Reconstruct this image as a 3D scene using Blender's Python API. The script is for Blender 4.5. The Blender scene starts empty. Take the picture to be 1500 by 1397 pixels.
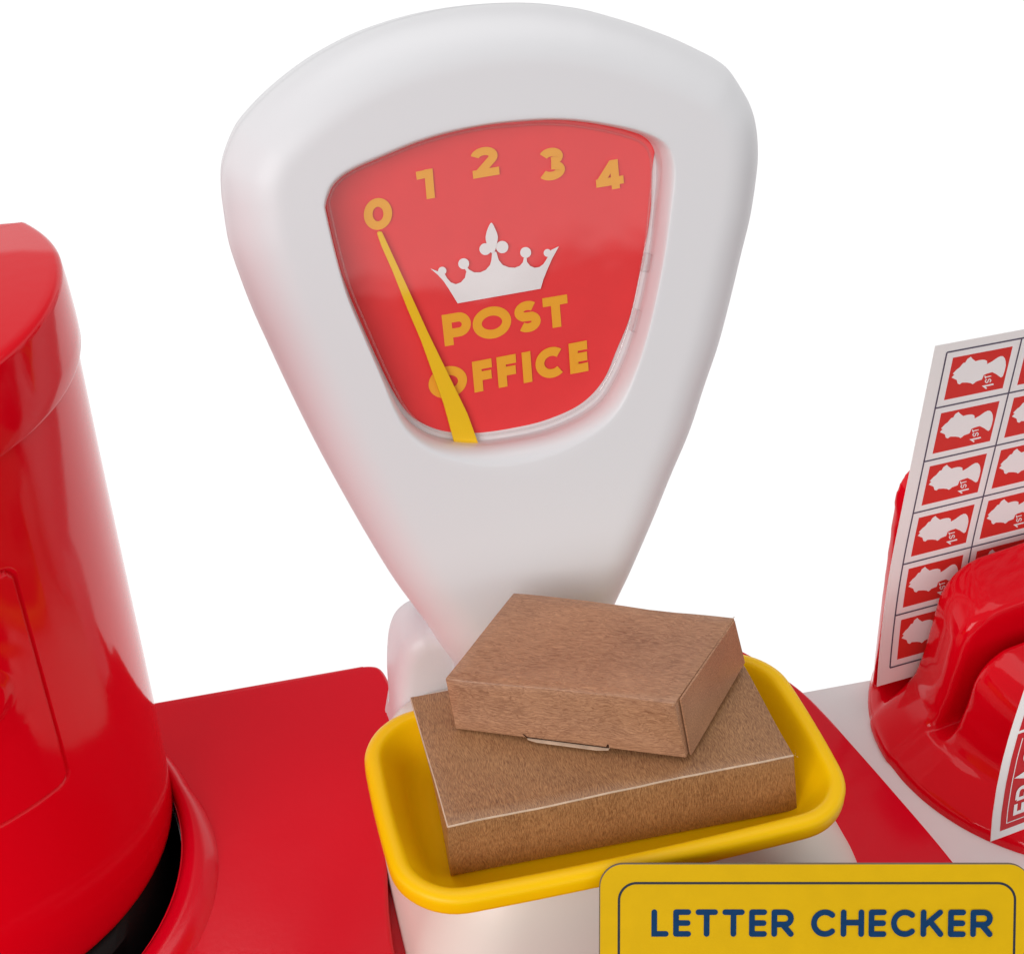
import bpy, bmesh, math, random
from mathutils import Vector, Matrix, noise
from mathutils.geometry import tessellate_polygon

random.seed(4)
S = bpy.context.scene
COL = S.collection
V3 = Vector

# ------------------------------------------------------------------ camera
YAW, DIP, FPX = math.radians(14.9), math.radians(36.1), 2080.0
CAM = V3((-0.09730875, -0.28228857, 0.36766656))
cR = V3((math.cos(YAW), -math.sin(YAW), 0))
cF = V3((math.sin(YAW) * math.cos(DIP), math.cos(YAW) * math.cos(DIP), -math.sin(DIP)))
cU = cR.cross(cF)
cd = bpy.data.cameras.new("camera")
cam = bpy.data.objects.new("camera", cd)
COL.objects.link(cam)
cam.matrix_world = Matrix(((cR.x, cU.x, -cF.x, CAM.x), (cR.y, cU.y, -cF.y, CAM.y), (cR.z, cU.z, -cF.z, CAM.z), (0, 0, 0, 1)))
cd.sensor_width = 36.0
cd.lens = 36.0 * FPX / 1500.0
cd.clip_start = 0.01
cd.clip_end = 50
S.camera = cam

# ------------------------------------------------------------------ studio light
W = bpy.data.worlds.new("World")
S.world = W
W.use_nodes = True
nt = W.node_tree
nt.nodes.clear()
def wn(t, **k):
    n = nt.nodes.new(t)
    for a, b in k.items():
        setattr(n, a, b)
    return n
wo = wn('ShaderNodeOutputWorld'); wb = wn('ShaderNodeBackground')
tc = wn('ShaderNodeTexCoord'); sx = wn('ShaderNodeSeparateXYZ')
nt.links.new(tc.outputs['Generated'], sx.inputs[0])
def wmap(src, a, b, c=0.0, d=1.0):
    m = wn('ShaderNodeMapRange', interpolation_type='SMOOTHSTEP')
    m.inputs['From Min'].default_value = a; m.inputs['From Max'].default_value = b
    m.inputs['To Min'].default_value = c; m.inputs['To Max'].default_value = d
    nt.links.new(src, m.inputs['Value'])
    return m.outputs[0]
dt = wn('ShaderNodeVectorMath', operation='DOT_PRODUCT')
dt.inputs[1].default_value = (0.257, 0.966, 0)
nt.links.new(tc.outputs['Generated'], dt.inputs[0])
back = wmap(dt.outputs['Value'], 0.38, 0.52)
nz = wn('ShaderNodeTexNoise'); nz.inputs['Scale'].default_value = 2.2
nt.links.new(tc.outputs['Generated'], nz.inputs['Vector'])
zz = wn('ShaderNodeMath', operation='MULTIPLY_ADD')
nt.links.new(nz.outputs['Fac'], zz.inputs[0]); zz.inputs[1].default_value = 0.18
nt.links.new(sx.outputs['Z'], zz.inputs[2])
up = wmap(zz.outputs[0], 0.035, 0.085)
mx = wn('ShaderNodeMath', operation='MAXIMUM')
nt.links.new(back, mx.inputs[0]); nt.links.new(up, mx.inputs[1])
WORLD_BRIGHT, WORLD_DARK = 1.05, 0.03
ms = wn('ShaderNodeMapRange')
# the studio is bright round the horizon and dimmer overhead
fall = wmap(sx.outputs['Z'], 0.30, 0.60, 1.0, 0.26)
mf = wn('ShaderNodeMath', operation='MULTIPLY')
nt.links.new(mx.outputs[0], mf.inputs[0]); nt.links.new(fall, mf.inputs[1])
nt.links.new(mf.outputs[0], ms.inputs['Value'])
ms.inputs['To Min'].default_value = WORLD_DARK; ms.inputs['To Max'].default_value = WORLD_BRIGHT
nt.links.new(ms.outputs[0], wb.inputs['Strength'])
wb.inputs['Color'].default_value = (1, 1, 1, 1)
nt.links.new(wb.outputs[0], wo.inputs[0])

def area(name, loc, target, size, power, col=(1, 1, 1)):
    l = bpy.data.lights.new(name, 'AREA'); l.shape = 'RECTANGLE'
    l.size, l.size_y = size; l.energy = power; l.color = col
    o = bpy.data.objects.new(name, l); COL.objects.link(o)
    o.location = loc
    o.rotation_euler = (V3(target) - V3(loc)).to_track_quat('-Z', 'Y').to_euler()
    return o
area("softbox_top", (0.15, 0.32, 1.4), (0, 0.0, 0.05), (1.5, 0.9), 5.8, (1.0, 0.99, 0.98))
area("softbox_front", (-0.95, -1.05, 0.80), (0, 0.05, 0.1), (1.0, 0.8), 12.0, (1.0, 0.99, 0.985))

S.view_settings.view_transform = 'Standard'
S.view_settings.look = 'None'
S.view_settings.exposure = 0.0
S.view_settings.gamma = 1.0
S.render.film_transparent = False
S.cycles.max_bounces = 10
S.cycles.transparent_max_bounces = 12
S.cycles.use_denoising = True

# ------------------------------------------------------------------ pixel -> real plane
def ray(x, y):
    return cF + cR * ((x - 750) / FPX) - cU * ((y - 698.5) / FPX)
def at(x, y, p0, n):
    d = ray(x, y); p0 = V3(p0); n = V3(n)
    return CAM + d * ((p0 - CAM).dot(n) / d.dot(n))
def atz(x, y, z):
    return at(x, y, (0, 0, z), (0, 0, 1))

# ------------------------------------------------------------------ materials
def mat(name, col, rough=0.3, spec=0.5, bump=0.0, bscale=400, var=0.0, vscale=25, coat=0.0, sss=0.0, sss_r=(0.004, 0.003, 0.002), rvar=0.0):
    m = bpy.data.materials.new(name); m.use_nodes = True
    t = m.node_tree; b = t.nodes['Principled BSDF']
    b.inputs['Base Color'].default_value = (*col, 1)
    b.inputs['Roughness'].default_value = rough
    b.inputs['Specular IOR Level'].default_value = spec
    b.inputs['Coat Weight'].default_value = coat
    b.inputs['Coat Roughness'].default_value = 0.06
    if sss:
        b.inputs['Subsurface Weight'].default_value = sss
        b.inputs['Subsurface Radius'].default_value = sss_r
        b.inputs['Subsurface Scale'].default_value = 1.0
    tcn = t.nodes.new('ShaderNodeTexCoord')
    if bump:
        n = t.nodes.new('ShaderNodeTexNoise'); n.inputs['Scale'].default_value = bscale; n.inputs['Detail'].default_value = 4
        t.links.new(tcn.outputs['Object'], n.inputs['Vector'])
        bp = t.nodes.new('ShaderNodeBump'); bp.inputs['Strength'].default_value = 1.0; bp.inputs['Distance'].default_value = bump
        t.links.new(n.outputs['Fac'], bp.inputs['Height']); t.links.new(bp.outputs[0], b.inputs['Normal'])
    if var:
        n = t.nodes.new('ShaderNodeTexNoise'); n.inputs['Scale'].default_value = vscale; n.inputs['Detail'].default_value = 6
        t.links.new(tcn.outputs['Object'], n.inputs['Vector'])
        r = t.nodes.new('ShaderNodeMix'); r.data_type = 'RGBA'
        r.inputs['A'].default_value = (*[c * (1 - var) for c in col], 1)
        r.inputs['B'].default_value = (*[min(1, c * (1 + var)) for c in col], 1)
        t.links.new(n.outputs['Fac'], r.inputs['Factor']); t.links.new(r.outputs['Result'], b.inputs['Base Color'])
    if rvar:
        n = t.nodes.new('ShaderNodeTexNoise'); n.inputs['Scale'].default_value = 60; n.inputs['Detail'].default_value = 5
        t.links.new(tcn.outputs['Object'], n.inputs['Vector'])
        mr = t.nodes.new('ShaderNodeMapRange'); mr.inputs['To Min'].default_value = rough - rvar; mr.inputs['To Max'].default_value = rough + rvar
        t.links.new(n.outputs['Fac'], mr.inputs['Value']); t.links.new(mr.outputs[0], b.inputs['Roughness'])
    return m

RED = mat('red_plastic', (0.78, 0.0006, 0.010), 0.10, 0.30, bump=0.00002, bscale=250, rvar=0.03)
RED_SATIN = mat('red_satin_plastic', (0.76, 0.0010, 0.016), 0.17, 0.40, bump=0.00003, bscale=600, rvar=0.04)
WHITE = mat('white_plastic', (0.785, 0.78, 0.80), 0.40, 0.5)
CREAM = mat('warm_white_plastic', (0.82, 0.78, 0.70), 0.36, 0.5)
PALE = mat('pale_panel_plastic', (0.88, 0.86, 0.86), 0.20, 0.5)
YELLOW = mat('yellow_plastic', (1.0, 0.58, 0.0), 0.36, 0.22, bump=0.00002, bscale=500, sss=0.12, sss_r=(0.004, 0.002, 0.0005))
BLACK = mat('black_plastic', (0.004, 0.002, 0.002), 0.6, 0.25)
CARD_RED = mat('printed_red_card', (0.93, 0.045, 0.048), 0.45, 0.4, var=0.05, vscale=120)
PRINT_ORANGE = mat('printed_orange', (1.0, 0.45, 0.03), 0.5, 0.3, var=0.04, vscale=200)
PRINT_WHITE = mat('printed_white', (0.93, 0.90, 0.90), 0.5, 0.3)
NEEDLE_Y = mat('yellow_needle_plastic', (0.98, 0.59, 0.004), 0.35, 0.4)
PAPER = mat('white_sticker_paper', (0.93, 0.90, 0.89), 0.42, 0.4, var=0.02, vscale=90)
STAMP_RED = mat('stamp_red_print', (0.72, 0.035, 0.028), 0.45, 0.35, var=0.05, vscale=150)
LINE_GREY = mat('dark_grey_print', (0.10, 0.08, 0.13), 0.5, 0.3)
SIGN_Y = mat('yellow_printed_card', (0.73, 0.44, 0.002), 0.5, 0.10, var=0.07, vscale=180, bump=0.00003, bscale=1500)
SIGN_EDGE = mat('grey_card_edge', (0.16, 0.13, 0.09), 0.6, 0.3, var=0.2, vscale=300)
SIGN_LINE = mat('sign_border_print', (0.02, 0.025, 0.04), 0.5, 0.3)
NAVY = mat('navy_print', (0.004, 0.042, 0.13), 0.5, 0.1, var=0.25, vscale=900)
LABEL_RED = mat('label_red_print', (0.62, 0.012, 0.02), 0.4, 0.4)

def clear_mat(nm='clear_plastic', ior=1.7):
    m = bpy.data.materials.new(nm); m.use_nodes = True
    t = m.node_tree; t.nodes.clear()
    o = t.nodes.new('ShaderNodeOutputMaterial'); mixn = t.nodes.new('ShaderNodeMixShader')
    tr = t.nodes.new('ShaderNodeBsdfTransparent'); gl = t.nodes.new('ShaderNodeBsdfGlossy'); fr = t.nodes.new('ShaderNodeFresnel')
    tr.inputs[0].default_value = (0.985, 0.985, 0.985, 1); gl.inputs['Roughness'].default_value = 0.03
    gm = t.nodes.new('ShaderNodeNewGeometry'); ir = t.nodes.new('ShaderNodeMapRange')
    ir.inputs['To Min'].default_value = ior; ir.inputs['To Max'].default_value = 1 / ior   # thin sheet: same reflection from both sides
    t.links.new(gm.outputs['Backfacing'], ir.inputs['Value']); t.links.new(ir.outputs[0], fr.inputs['IOR'])
    tcn = t.nodes.new('ShaderNodeTexCoord'); n = t.nodes.new('ShaderNodeTexNoise'); n.inputs['Scale'].default_value = 38; n.inputs['Detail'].default_value = 2
    bp = t.nodes.new('ShaderNodeBump'); bp.inputs['Distance'].default_value = 0.0004; bp.inputs['Strength'].default_value = 0.6
    t.links.new(tcn.outputs['Object'], n.inputs['Vector']); t.links.new(n.outputs['Fac'], bp.inputs['Height'])
    t.links.new(bp.outputs[0], gl.inputs['Normal'])
    t.links.new(fr.outputs[0], mixn.inputs[0]); t.links.new(tr.outputs[0], mixn.inputs[1]); t.links.new(gl.outputs[0], mixn.inputs[2])
    t.links.new(mixn.outputs[0], o.inputs[0])
    return m
CLEAR = clear_mat()
CLEAR_EDGE = clear_mat('clear_plastic_edge', 1.18)
BACKING = mat('white_dial_backing', (0.90, 0.86, 0.86), 0.4, 0.4)

def kraft(name, dark, light, stretch, rough=0.32):
    m = bpy.data.materials.new(name); m.use_nodes = True
    t = m.node_tree; b = t.nodes['Principled BSDF']
    at_ = t.nodes.new('ShaderNodeAttribute'); at_.attribute_name = 'box_coord'
    mp = t.nodes.new('ShaderNodeMapping'); mp.inputs['Scale'].default_value = stretch
    n0 = t.nodes.new('ShaderNodeTexNoise'); n0.inputs['Scale'].default_value = 90; n0.inputs['Detail'].default_value = 3
    t.links.new(at_.outputs['Vector'], n0.inputs['Vector'])
    vm = t.nodes.new('ShaderNodeVectorMath'); vm.operation = 'MULTIPLY_ADD'
    vm.inputs[1].default_value = (0.004, 0.004, 0.004)
    t.links.new(n0.outputs['Color'], vm.inputs[0]); t.links.new(at_.outputs['Vector'], vm.inputs[2])
    t.links.new(vm.outputs[0], mp.inputs['Vector'])
    n1 = t.nodes.new('ShaderNodeTexNoise'); n1.inputs['Scale'].default_value = 1.0; n1.inputs['Detail'].default_value = 5; n1.inputs['Roughness'].default_value = 0.65
    t.links.new(mp.outputs[0], n1.inputs['Vector'])
    n2 = t.nodes.new('ShaderNodeTexNoise'); n2.inputs['Scale'].default_value = 45; n2.inputs['Detail'].default_value = 4
    t.links.new(at_.outputs['Vector'], n2.inputs['Vector'])
    ad = t.nodes.new('ShaderNodeMath'); ad.operation = 'MULTIPLY_ADD'
    t.links.new(n2.outputs['Fac'], ad.inputs[0]); ad.inputs[1].default_value = 0.26
    sb = t.nodes.new('ShaderNodeMath'); sb.operation = 'SUBTRACT'; sb.inputs[1].default_value = 0.13
    t.links.new(n1.outputs['Fac'], sb.inputs[0]); t.links.new(sb.outputs[0], ad.inputs[2])
    cr = t.nodes.new('ShaderNodeValToRGB')
    cr.color_ramp.elements[0].position = 0.33; cr.color_ramp.elements[0].color = (*dark, 1)
    cr.color_ramp.elements[1].position = 0.66; cr.color_ramp.elements[1].color = (*light, 1)
    t.links.new(ad.outputs[0], cr.inputs[0]); t.links.new(cr.outputs[0], b.inputs['Base Color'])
    b.inputs['Roughness'].default_value = rough; b.inputs['Specular IOR Level'].default_value = 0.45
    bp = t.nodes.new('ShaderNodeBump'); bp.inputs['Distance'].default_value = 0.00003; bp.inputs['Strength'].default_value = 0.8
    t.links.new(n1.outputs['Fac'], bp.inputs['Height']); t.links.new(bp.outputs[0], b.inputs['Normal'])
    return m
KRAFT_A = kraft('kraft_board', (0.24, 0.104, 0.054), (0.58, 0.305, 0.170), (240, 4600, 4000))
KRAFT_B = kraft('kraft_board_fine', (0.19, 0.080, 0.036), (0.50, 0.258, 0.115), (4200, 620, 650))
KRAFT_WORN = mat('worn_kraft_fold', (0.64, 0.47, 0.34), 0.5, 0.3, var=0.45, vscale=260)

# ------------------------------------------------------------------ helpers
def tag(o, label=None, cat=None, group=None, kind=None):
    if label: o['label'] = label
    if cat: o['category'] = cat
    if group: o['group'] = group
    if kind: o['kind'] = kind
    return o
def empty(name, loc, label, cat, rz=0.0):
    o = bpy.data.objects.new(name, None); COL.objects.link(o)
    o.location = loc; o.rotation_euler = (0, 0, rz); o.empty_display_size = 0.02
    return tag(o, label, cat)
def mesh_obj(name, verts, faces, mats, parent=None, smooth=True, mi=None, world=True, attr=None):
    """verts are world coordinates; stored relative to the parent's base point."""
    me = bpy.data.meshes.new(name)
    if parent is not None and world:
        M = Matrix.LocRotScale(parent.location, parent.rotation_euler, None).inverted() if parent.parent is None else \
            (Matrix.LocRotScale(parent.parent.location, parent.parent.rotation_euler, None)).inverted()
        vv = [M @ V3(v) for v in verts]
    else:
        vv = [V3(v) for v in verts]
    me.from_pydata([tuple(v) for v in vv], [], faces)
    for m in (mats if isinstance(mats, (list, tuple)) else [mats]): me.materials.append(m)
    if mi:
        me.polygons.foreach_set('material_index', mi)
    me.polygons.foreach_set('use_smooth', [smooth] * len(me.polygons))
    if attr:
        a = me.attributes.new('box_coord', 'FLOAT_VECTOR', 'POINT')
        for i, c in enumerate(attr): a.data[i].vector = c
    me.update()
    o = bpy.data.objects.new(name, me); COL.objects.link(o)
    if parent is not None: o.parent = parent
    return o
def fix_normals(o):
    bm = bmesh.new(); bm.from_mesh(o.data); bmesh.ops.recalc_face_normals(bm, faces=bm.faces); bm.to_mesh(o.data); bm.free()
    return o
def catmull(P, n=8, closed=True):
    out = []; N = len(P)
    rng = range(N) if closed else range(N - 1)
    for i in rng:
        g = (lambda k: P[k % N]) if closed else (lambda k: P[max(0, min(N - 1, k))])
        p0, p1, p2, p3 = g(i - 1), g(i), g(i + 1), g(i + 2)
        for k in range(n):
            t = k / n
            out.append(tuple(0.5 * ((2 * b) + (-a + c) * t + (2 * a - 5 * b + 4 * c - d) * t * t + (-a + 3 * b - 3 * c + d) * t ** 3)
                             for a, b, c, d in zip(p0, p1, p2, p3)))
    if not closed: out.append(tuple(P[-1]))
    return out
def inset(loop, d):
    """offset a closed ccw 2D loop inward by d"""
    N = len(loop); out = []
    for i in range(N):
        a = loop[i - 2]; b = loop[(i + 2) % N]
        tx, ty = b[0] - a[0], b[1] - a[1]; l = math.hypot(tx, ty) or 1
        out.append((loop[i][0] - ty / l * d, loop[i][1] + tx / l * d))
    return out
def polar(loop, c, N):
    """resample a star-shaped loop at N even angles about c"""
    A = sorted((math.atan2(p[1] - c[1], p[0] - c[0]), math.hypot(p[0] - c[0], p[1] - c[1])) for p in loop)
    A = [(A[-1][0] - 2 * math.pi, A[-1][1])] + A + [(A[0][0] + 2 * math.pi, A[0][1])]
    out = []; j = 0
    for k in range(N):
        a = -math.pi + 2 * math.pi * k / N
        while A[j + 1][0] < a: j += 1
        a0, r0 = A[j]; a1, r1 = A[j + 1]
        t = (a - a0) / max(1e-9, a1 - a0); r = r0 + (r1 - r0) * t
        out.append((c[0] + math.cos(a) * r, c[1] + math.sin(a) * r))
    return out
def rings_mesh(rings, cap0=False, cap1=False):
    N = len(rings[0]); verts = [p for r in rings for p in r]; faces = []
    for k in range(len(rings) - 1):
        for i in range(N):
            j = (i + 1) % N
            faces.append((k * N + i, k * N + j, (k + 1) * N + j, (k + 1) * N + i))
    if cap0: faces.append(tuple(range(N - 1, -1, -1)))
    if cap1: faces.append(tuple((len(rings) - 1) * N + i for i in range(N)))
    return verts, faces
def rrect(x0, x1, y0, y1, r, n=10, bow=0.0):
    pts = []
    for cx, cy, a0 in ((x1 - r, y1 - r, 0), (x0 + r, y1 - r, 90), (x0 + r, y0 + r, 180), (x1 - r, y0 + r, 270)):
        for k in range(n + 1):
            a = math.radians(a0 + 90 * k / n)
            pts.append((cx + r * math.cos(a), cy + r * math.sin(a)))
    # densify straight runs and bow them slightly outward
    out = []; mx_, my_ = (x0 + x1) / 2, (y0 + y1) / 2
    for i in range(len(pts)):
        a = pts[i]; b = pts[(i + 1) % len(pts)]
        L = math.hypot(b[0] - a[0], b[1] - a[1]); m = max(1, int(L / 0.004))
        for k in range(m):
            out.append((a[0] + (b[0] - a[0]) * k / m, a[1] + (b[1] - a[1]) * k / m))
    if bow:
        hx, hy = (x1 - x0) / 2, (y1 - y0) / 2
        o2 = []
        for p in out:
            u, v = (p[0] - mx_) / hx, (p[1] - my_) / hy
            o2.append((mx_ + u * (hx + bow * (1 - v * v)), my_ + v * (hy + bow * (1 - u * u))))
        out = o2
    return out
def poly_faces(loops):
    """triangulate 2D polygon with holes; returns flat vert list and faces"""
    tri = tessellate_polygon([[V3((p[0], p[1], 0)) for p in l] for l in loops])
    return [p for l in loops for p in l], [tuple(t) for t in tri]
def slab(name, loops, z0, z1, m, parent, r=0.0008, seg=4, smooth=True):
    """flat plate of outline loops[0] with holes, rounded top edge on the outer loop"""
    verts = []; faces = []
    L = loops[0]; N = len(L)
    rings = [[(p[0], p[1], z0) for p in L]]
    for k in range(seg + 1):
        a = math.pi / 2 * k / seg
        q = inset(L, r * (1 - math.cos(a)))
        rings.append([(p[0], p[1], z1 - r + r * math.sin(a)) for p in q])
    v, f = rings_mesh(rings); verts += v; faces += f
    top = [(p[0], p[1]) for p in rings[-1]]
    pts, tf = poly_faces([top] + loops[1:])
    base = len(verts)
    verts += [(p[0], p[1], z1) for p in pts]
    for t in tf:
        faces.append(tuple(base + i for i in t))
    off = base + len(top)
    for h in loops[1:]:
        n = len(h); s = len(verts)
        verts += [(p[0], p[1], z0) for p in h]
        for i in range(n):
            j = (i + 1) % n
            faces.append((off + i, s + i, s + j, off + j))
        off += n
    o = mesh_obj(name, verts, faces, m, parent, smooth)
    bm = bmesh.new(); bm.from_mesh(o.data); bmesh.ops.remove_doubles(bm, verts=bm.verts, dist=1e-6)
    bmesh.ops.recalc_face_normals(bm, faces=bm.faces)
    bm.to_mesh(o.data); bm.free()
    o.data.set_sharp_from_angle(angle=math.radians(50))
    return o

# --------------------------- flat lettering: strokes -> polygons in a plane
def stroke_poly(pts, w, round_cap=False, closed=False):
    """2D outline loops for a constant-width stroke"""
    n = len(pts); Lf = []; Rt = []
    for i in range(n):
        if closed: a, b = pts[i - 1], pts[(i + 1) % n]
        else: a, b = pts[max(0, i - 1)], pts[min(n - 1, i + 1)]
        # miter
        def nrm(p, q):
            dx, dy = q[0] - p[0], q[1] - p[1]; l = math.hypot(dx, dy) or 1
            return (-dy / l, dx / l)
        n1 = nrm(a, pts[i]) if (closed or i > 0) else nrm(pts[i], b)
        n2 = nrm(pts[i], b) if (closed or i < n - 1) else n1
        mx_, my_ = n1[0] + n2[0], n1[1] + n2[1]; l = math.hypot(mx_, my_) or 1
        mx_, my_ = mx_ / l, my_ / l
        k = w / 2 / max(0.35, mx_ * n1[0] + my_ * n1[1])
        Lf.append((pts[i][0] + mx_ * k, pts[i][1] + my_ * k)); Rt.append((pts[i][0] - mx_ * k, pts[i][1] - my_ * k))
    faces = []; verts = Lf + Rt
    for i in range(n if closed else n - 1):
        j = (i + 1) % n
        faces.append((i, j, n + j, n + i))
    if round_cap and not closed:
        for idx, other in ((0, 1), (n - 1, n - 2)):
            c = pts[idx]; a0 = math.atan2(c[1] - pts[other][1], c[0] - pts[other][0])
            s = len(verts); verts.append(c); K = 8
            for k in range(K + 1):
                a = a0 - math.pi / 2 + math.pi * k / K
                verts.append((c[0] + math.cos(a) * w / 2, c[1] + math.sin(a) * w / 2))
            for k in range(K): faces.append((s, s + 1 + k, s + 2 + k))
    return verts, faces
def arc(cx, cy, rx, ry, a0, a1, n=20):
    return [(cx + rx * math.cos(math.radians(a0 + (a1 - a0) * k / n)), cy + ry * math.sin(math.radians(a0 + (a1 - a0) * k / n))) for k in range(n + 1)]
def closed_arc(cx, cy, rx, ry, n=40):
    return arc(cx, cy, rx, ry, 0, 360, n)[:-1]
# glyphs: cap height 1; centre-line strokes given stroke width t; returns list of (points, closed)
def glyph(ch, t, wide=1.0):
    h = t / 2
    if ch == 'O':
        w = 1.22 * wide; return w, [(closed_arc(w / 2, .5, w / 2 - h, .5 - h + .01), True)]
    if ch == '0':
        w = .88; return w, [(closed_arc(w / 2, .5, w / 2 - h, .5 - h), True)]
    if ch == 'P':
        w = (.88 if wide == 1 else .8); top = 1 - h; y1 = .38; r = (top - y1) / 2
        return w, [([(h, 0), (h, 1)], False), ([(h, top), (w - r - h, top)] + arc(w - r - h, (top + y1) / 2, r, r, 90, -90, 14)[1:] + [(h, y1)], False)]
    if ch == 'R':
        w = .80 * wide; top = 1 - h; y1 = .45; r = (top - y1) / 2
        return w, [([(h, h if wide != 1 else 0), (h, top)], False), ([(h, top), (w - r - h, top)] + arc(w - r - h, (top + y1) / 2, r, r, 90, -90, 14)[1:] + [(h, y1)], False), ([(w * .5, y1), (w - h, h)], False)]
    if ch == 'S':
        w = .80 * wide
        if wide != 1: r_ = h
        ra = (1 - 2 * h) / 4 + .01; cxs = w * .5
        up_ = arc(cxs, 1 - h - ra, w * .5 - h * .95, ra, 42, 255, 14)
        dn_ = arc(cxs, h + ra, w * .5 - h * .95, ra, 75, -140, 14)
        return w, [(up_[:-1] + dn_[1:], False)]
    if ch == 'T':
        w = .80 * wide; return w, [([(0 if wide == 1 else h, 1 - h), (w - (0 if wide == 1 else h), 1 - h)], False), ([(w / 2, 0 if wide == 1 else h), (w / 2, 1 - h)], False)]
    if ch == 'F':
        w = .62 * wide; return w, [([(h, 0), (h, 1)], False), ([(h, 1 - h), (w, 1 - h)], False), ([(h, .50), (w * .95, .50)], False)]
    if ch == 'E':
        w = (.60 if wide == 1 else .64) * (1 if wide == 1 else 1); e = 0 if wide == 1 else h
        return w, [([(h, e), (h, 1 - e)], False), ([(h, 1 - h), (w - e, 1 - h)], False), ([(h, .5), (w * .97 - e, .5)], False), ([(h, h), (w - e, h)], False)]
    if ch == 'I':
        return t, [([(h, 0), (h, 1)], False)]
    if ch == 'L':
        w = .62; return w, [([(h, 1 - h), (h, h), (w - h, h)], False)]
    if ch == 'H':
        w = .84; return w, [([(h, h), (h, 1 - h)], False), ([(w - h, h), (w - h, 1 - h)], False), ([(h, .52), (w - h, .52)], False)]
    if ch == 'K':
        w = .82; return w, [([(h, h), (h, 1 - h)], False), ([(w - h * 1.2, 1 - h), (h, .38)], False), ([(w * .42, .56), (w - h, h)], False)]
    if ch == 'C':
        w = .96 if wide == 1 else .90
        return w, [(arc(w * .55, .5, w * .55 - h, .5 - h, 48, 312, 30), False)]
    if ch == 'G':
        w = .90; return w, [(arc(w * .52, .5, w * .52 - h, .5 - h, 45, 345, 30) + [(w - h, .48), (w * .55, .48)], False)]
    if ch == 'A':
        w = .86; return w, [([(h, 0), (w / 2, 1), (w - h, 0)], False), ([(w * .2, .30), (w * .8, .30)], False)]
    if ch == '1':
        w = .56; return w, [([(w - h, 0), (w - h, 1)], False), ([(0.02, .84), (w - h, .86)], False)]
    if ch == '2':
        w = .86; return w, [(arc(.42, .675, .29, .195, 168, -38, 18) + [(.20, h * .9)], False), ([(.03, h), (w, h)], False)]
    if ch == '3':
        w = .82; return w, [(arc(.42, .725, .24, .150, 160, -88, 16), False), (arc(.40, .295, .29, .170, 88, -155, 18), False)]
    if ch == '4':
        w = .92; return w, [([(w * .70, 0), (w * .70, .99)], False), ([(w * .66, .90), (.14, .30)], False), ([(.0, .28), (w, .28)], False)]
    return .5, []
class Ink:
    """collects flat coloured shapes on one plane; every shape gets its own tiny lift"""
    def __init__(s, fn, lift=0.00003, base=0.00008):
        s.fn = fn; s.v = []; s.f = []; s.mi = []; s.k = base; s.lift = lift
    def add(s, verts, faces, mi=0, tf=None):
        b = len(s.v)
        for p in verts:
            q = tf(p) if tf else p
            s.v.append(s.fn(q[0], q[1], s.k))
        s.f += [tuple(b + i for i in f) for f in faces]; s.mi += [mi] * len(faces); s.k += s.lift
    def poly(s, pts, mi=0, tf=None):
        v, f = poly_faces([pts]); s.add(v, f, mi, tf)
    def ringloop(s, outer, inner, mi=0, tf=None):
        n = len(outer); s.add(list(outer) + list(inner), [(i, (i + 1) % n, n + (i + 1) % n, n + i) for i in range(n)], mi, tf)
    def glyph(s, ch, t, tf, mi=0, wide=1.0, rc=False):
        w, st = glyph(ch, t, wide); k0 = s.k
        for pts, cl in st:
            v, f = stroke_poly(pts, t, rc, cl); s.add(v, f, mi, tf)
        return w
    def build(s, name, mats, parent):
        return mesh_obj(name, s.v, s.f, mats, parent, smooth=False, mi=s.mi)

# ================================================================== COUNTER
counter = empty('toy_counter', (0.0, -0.02, -0.03), 'glossy red and pale grey plastic toy counter under everything', 'counter')
PX, PY = -0.194, 0.054      # post box axis
# pale lower panel
pale = catmull([(0.02, -0.18), (0.30, -0.18), (0.33, -0.15), (0.33, 0.03), (0.30, 0.054), (0.02, 0.058)], 1)
slab('pale_panel', [pale], -0.030, -0.008, PALE, counter, r=0.0015)
# red plate
edge = catmull([(-0.02, 0.090), (0.03, 0.0865), (0.07, 0.083), (0.0835, 0.0795), (0.0886, 0.0745), (0.0945, 0.064), (0.1007, 0.0500), (0.1040, 0.037), (0.1062, 0.0248), (0.1105, 0.000), (0.1154, -0.0325), (0.1190, -0.075), (0.1235, -0.13)], 6, False)
edge = list(reversed(edge))
plate = [(-0.10, -0.1465), (0.1215, -0.1465)] + edge + [(-0.0435, 0.0915), (-0.10, 0.0925)]
slab('red_plate', [plate], -0.029, 0.0, RED_SATIN, counter, r=0.0012)
# raised red block on the left with the round opening for the post box
HX, HY, HR = -0.1928, 0.0367, 0.0701
hole = [(HX + HR * math.cos(2 * math.pi * k / 96), HY + HR * math.sin(2 * math.pi * k / 96)) for k in range(96)]
blk = [(-0.33, -0.15), (-0.066, -0.15)] + catmull([(-0.066, -0.10), (-0.0655, -0.05), (-0.0645, -0.02), (-0.0618, 0.002), (-0.056, 0.03), (-0.049, 0.052), (-0.0450, 0.068), (-0.0440, 0.080), (-0.0449, 0.0885), (-0.0458, 0.0935), (-0.0473, 0.0964), (-0.0500, 0.0978), (-0.0535, 0.0984)], 6, False) + [(-0.33, 0.0995)]
slab('red_block', [blk, hole], -0.0295, 0.006, RED_SATIN, counter, r=0.0016, seg=6)
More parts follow.
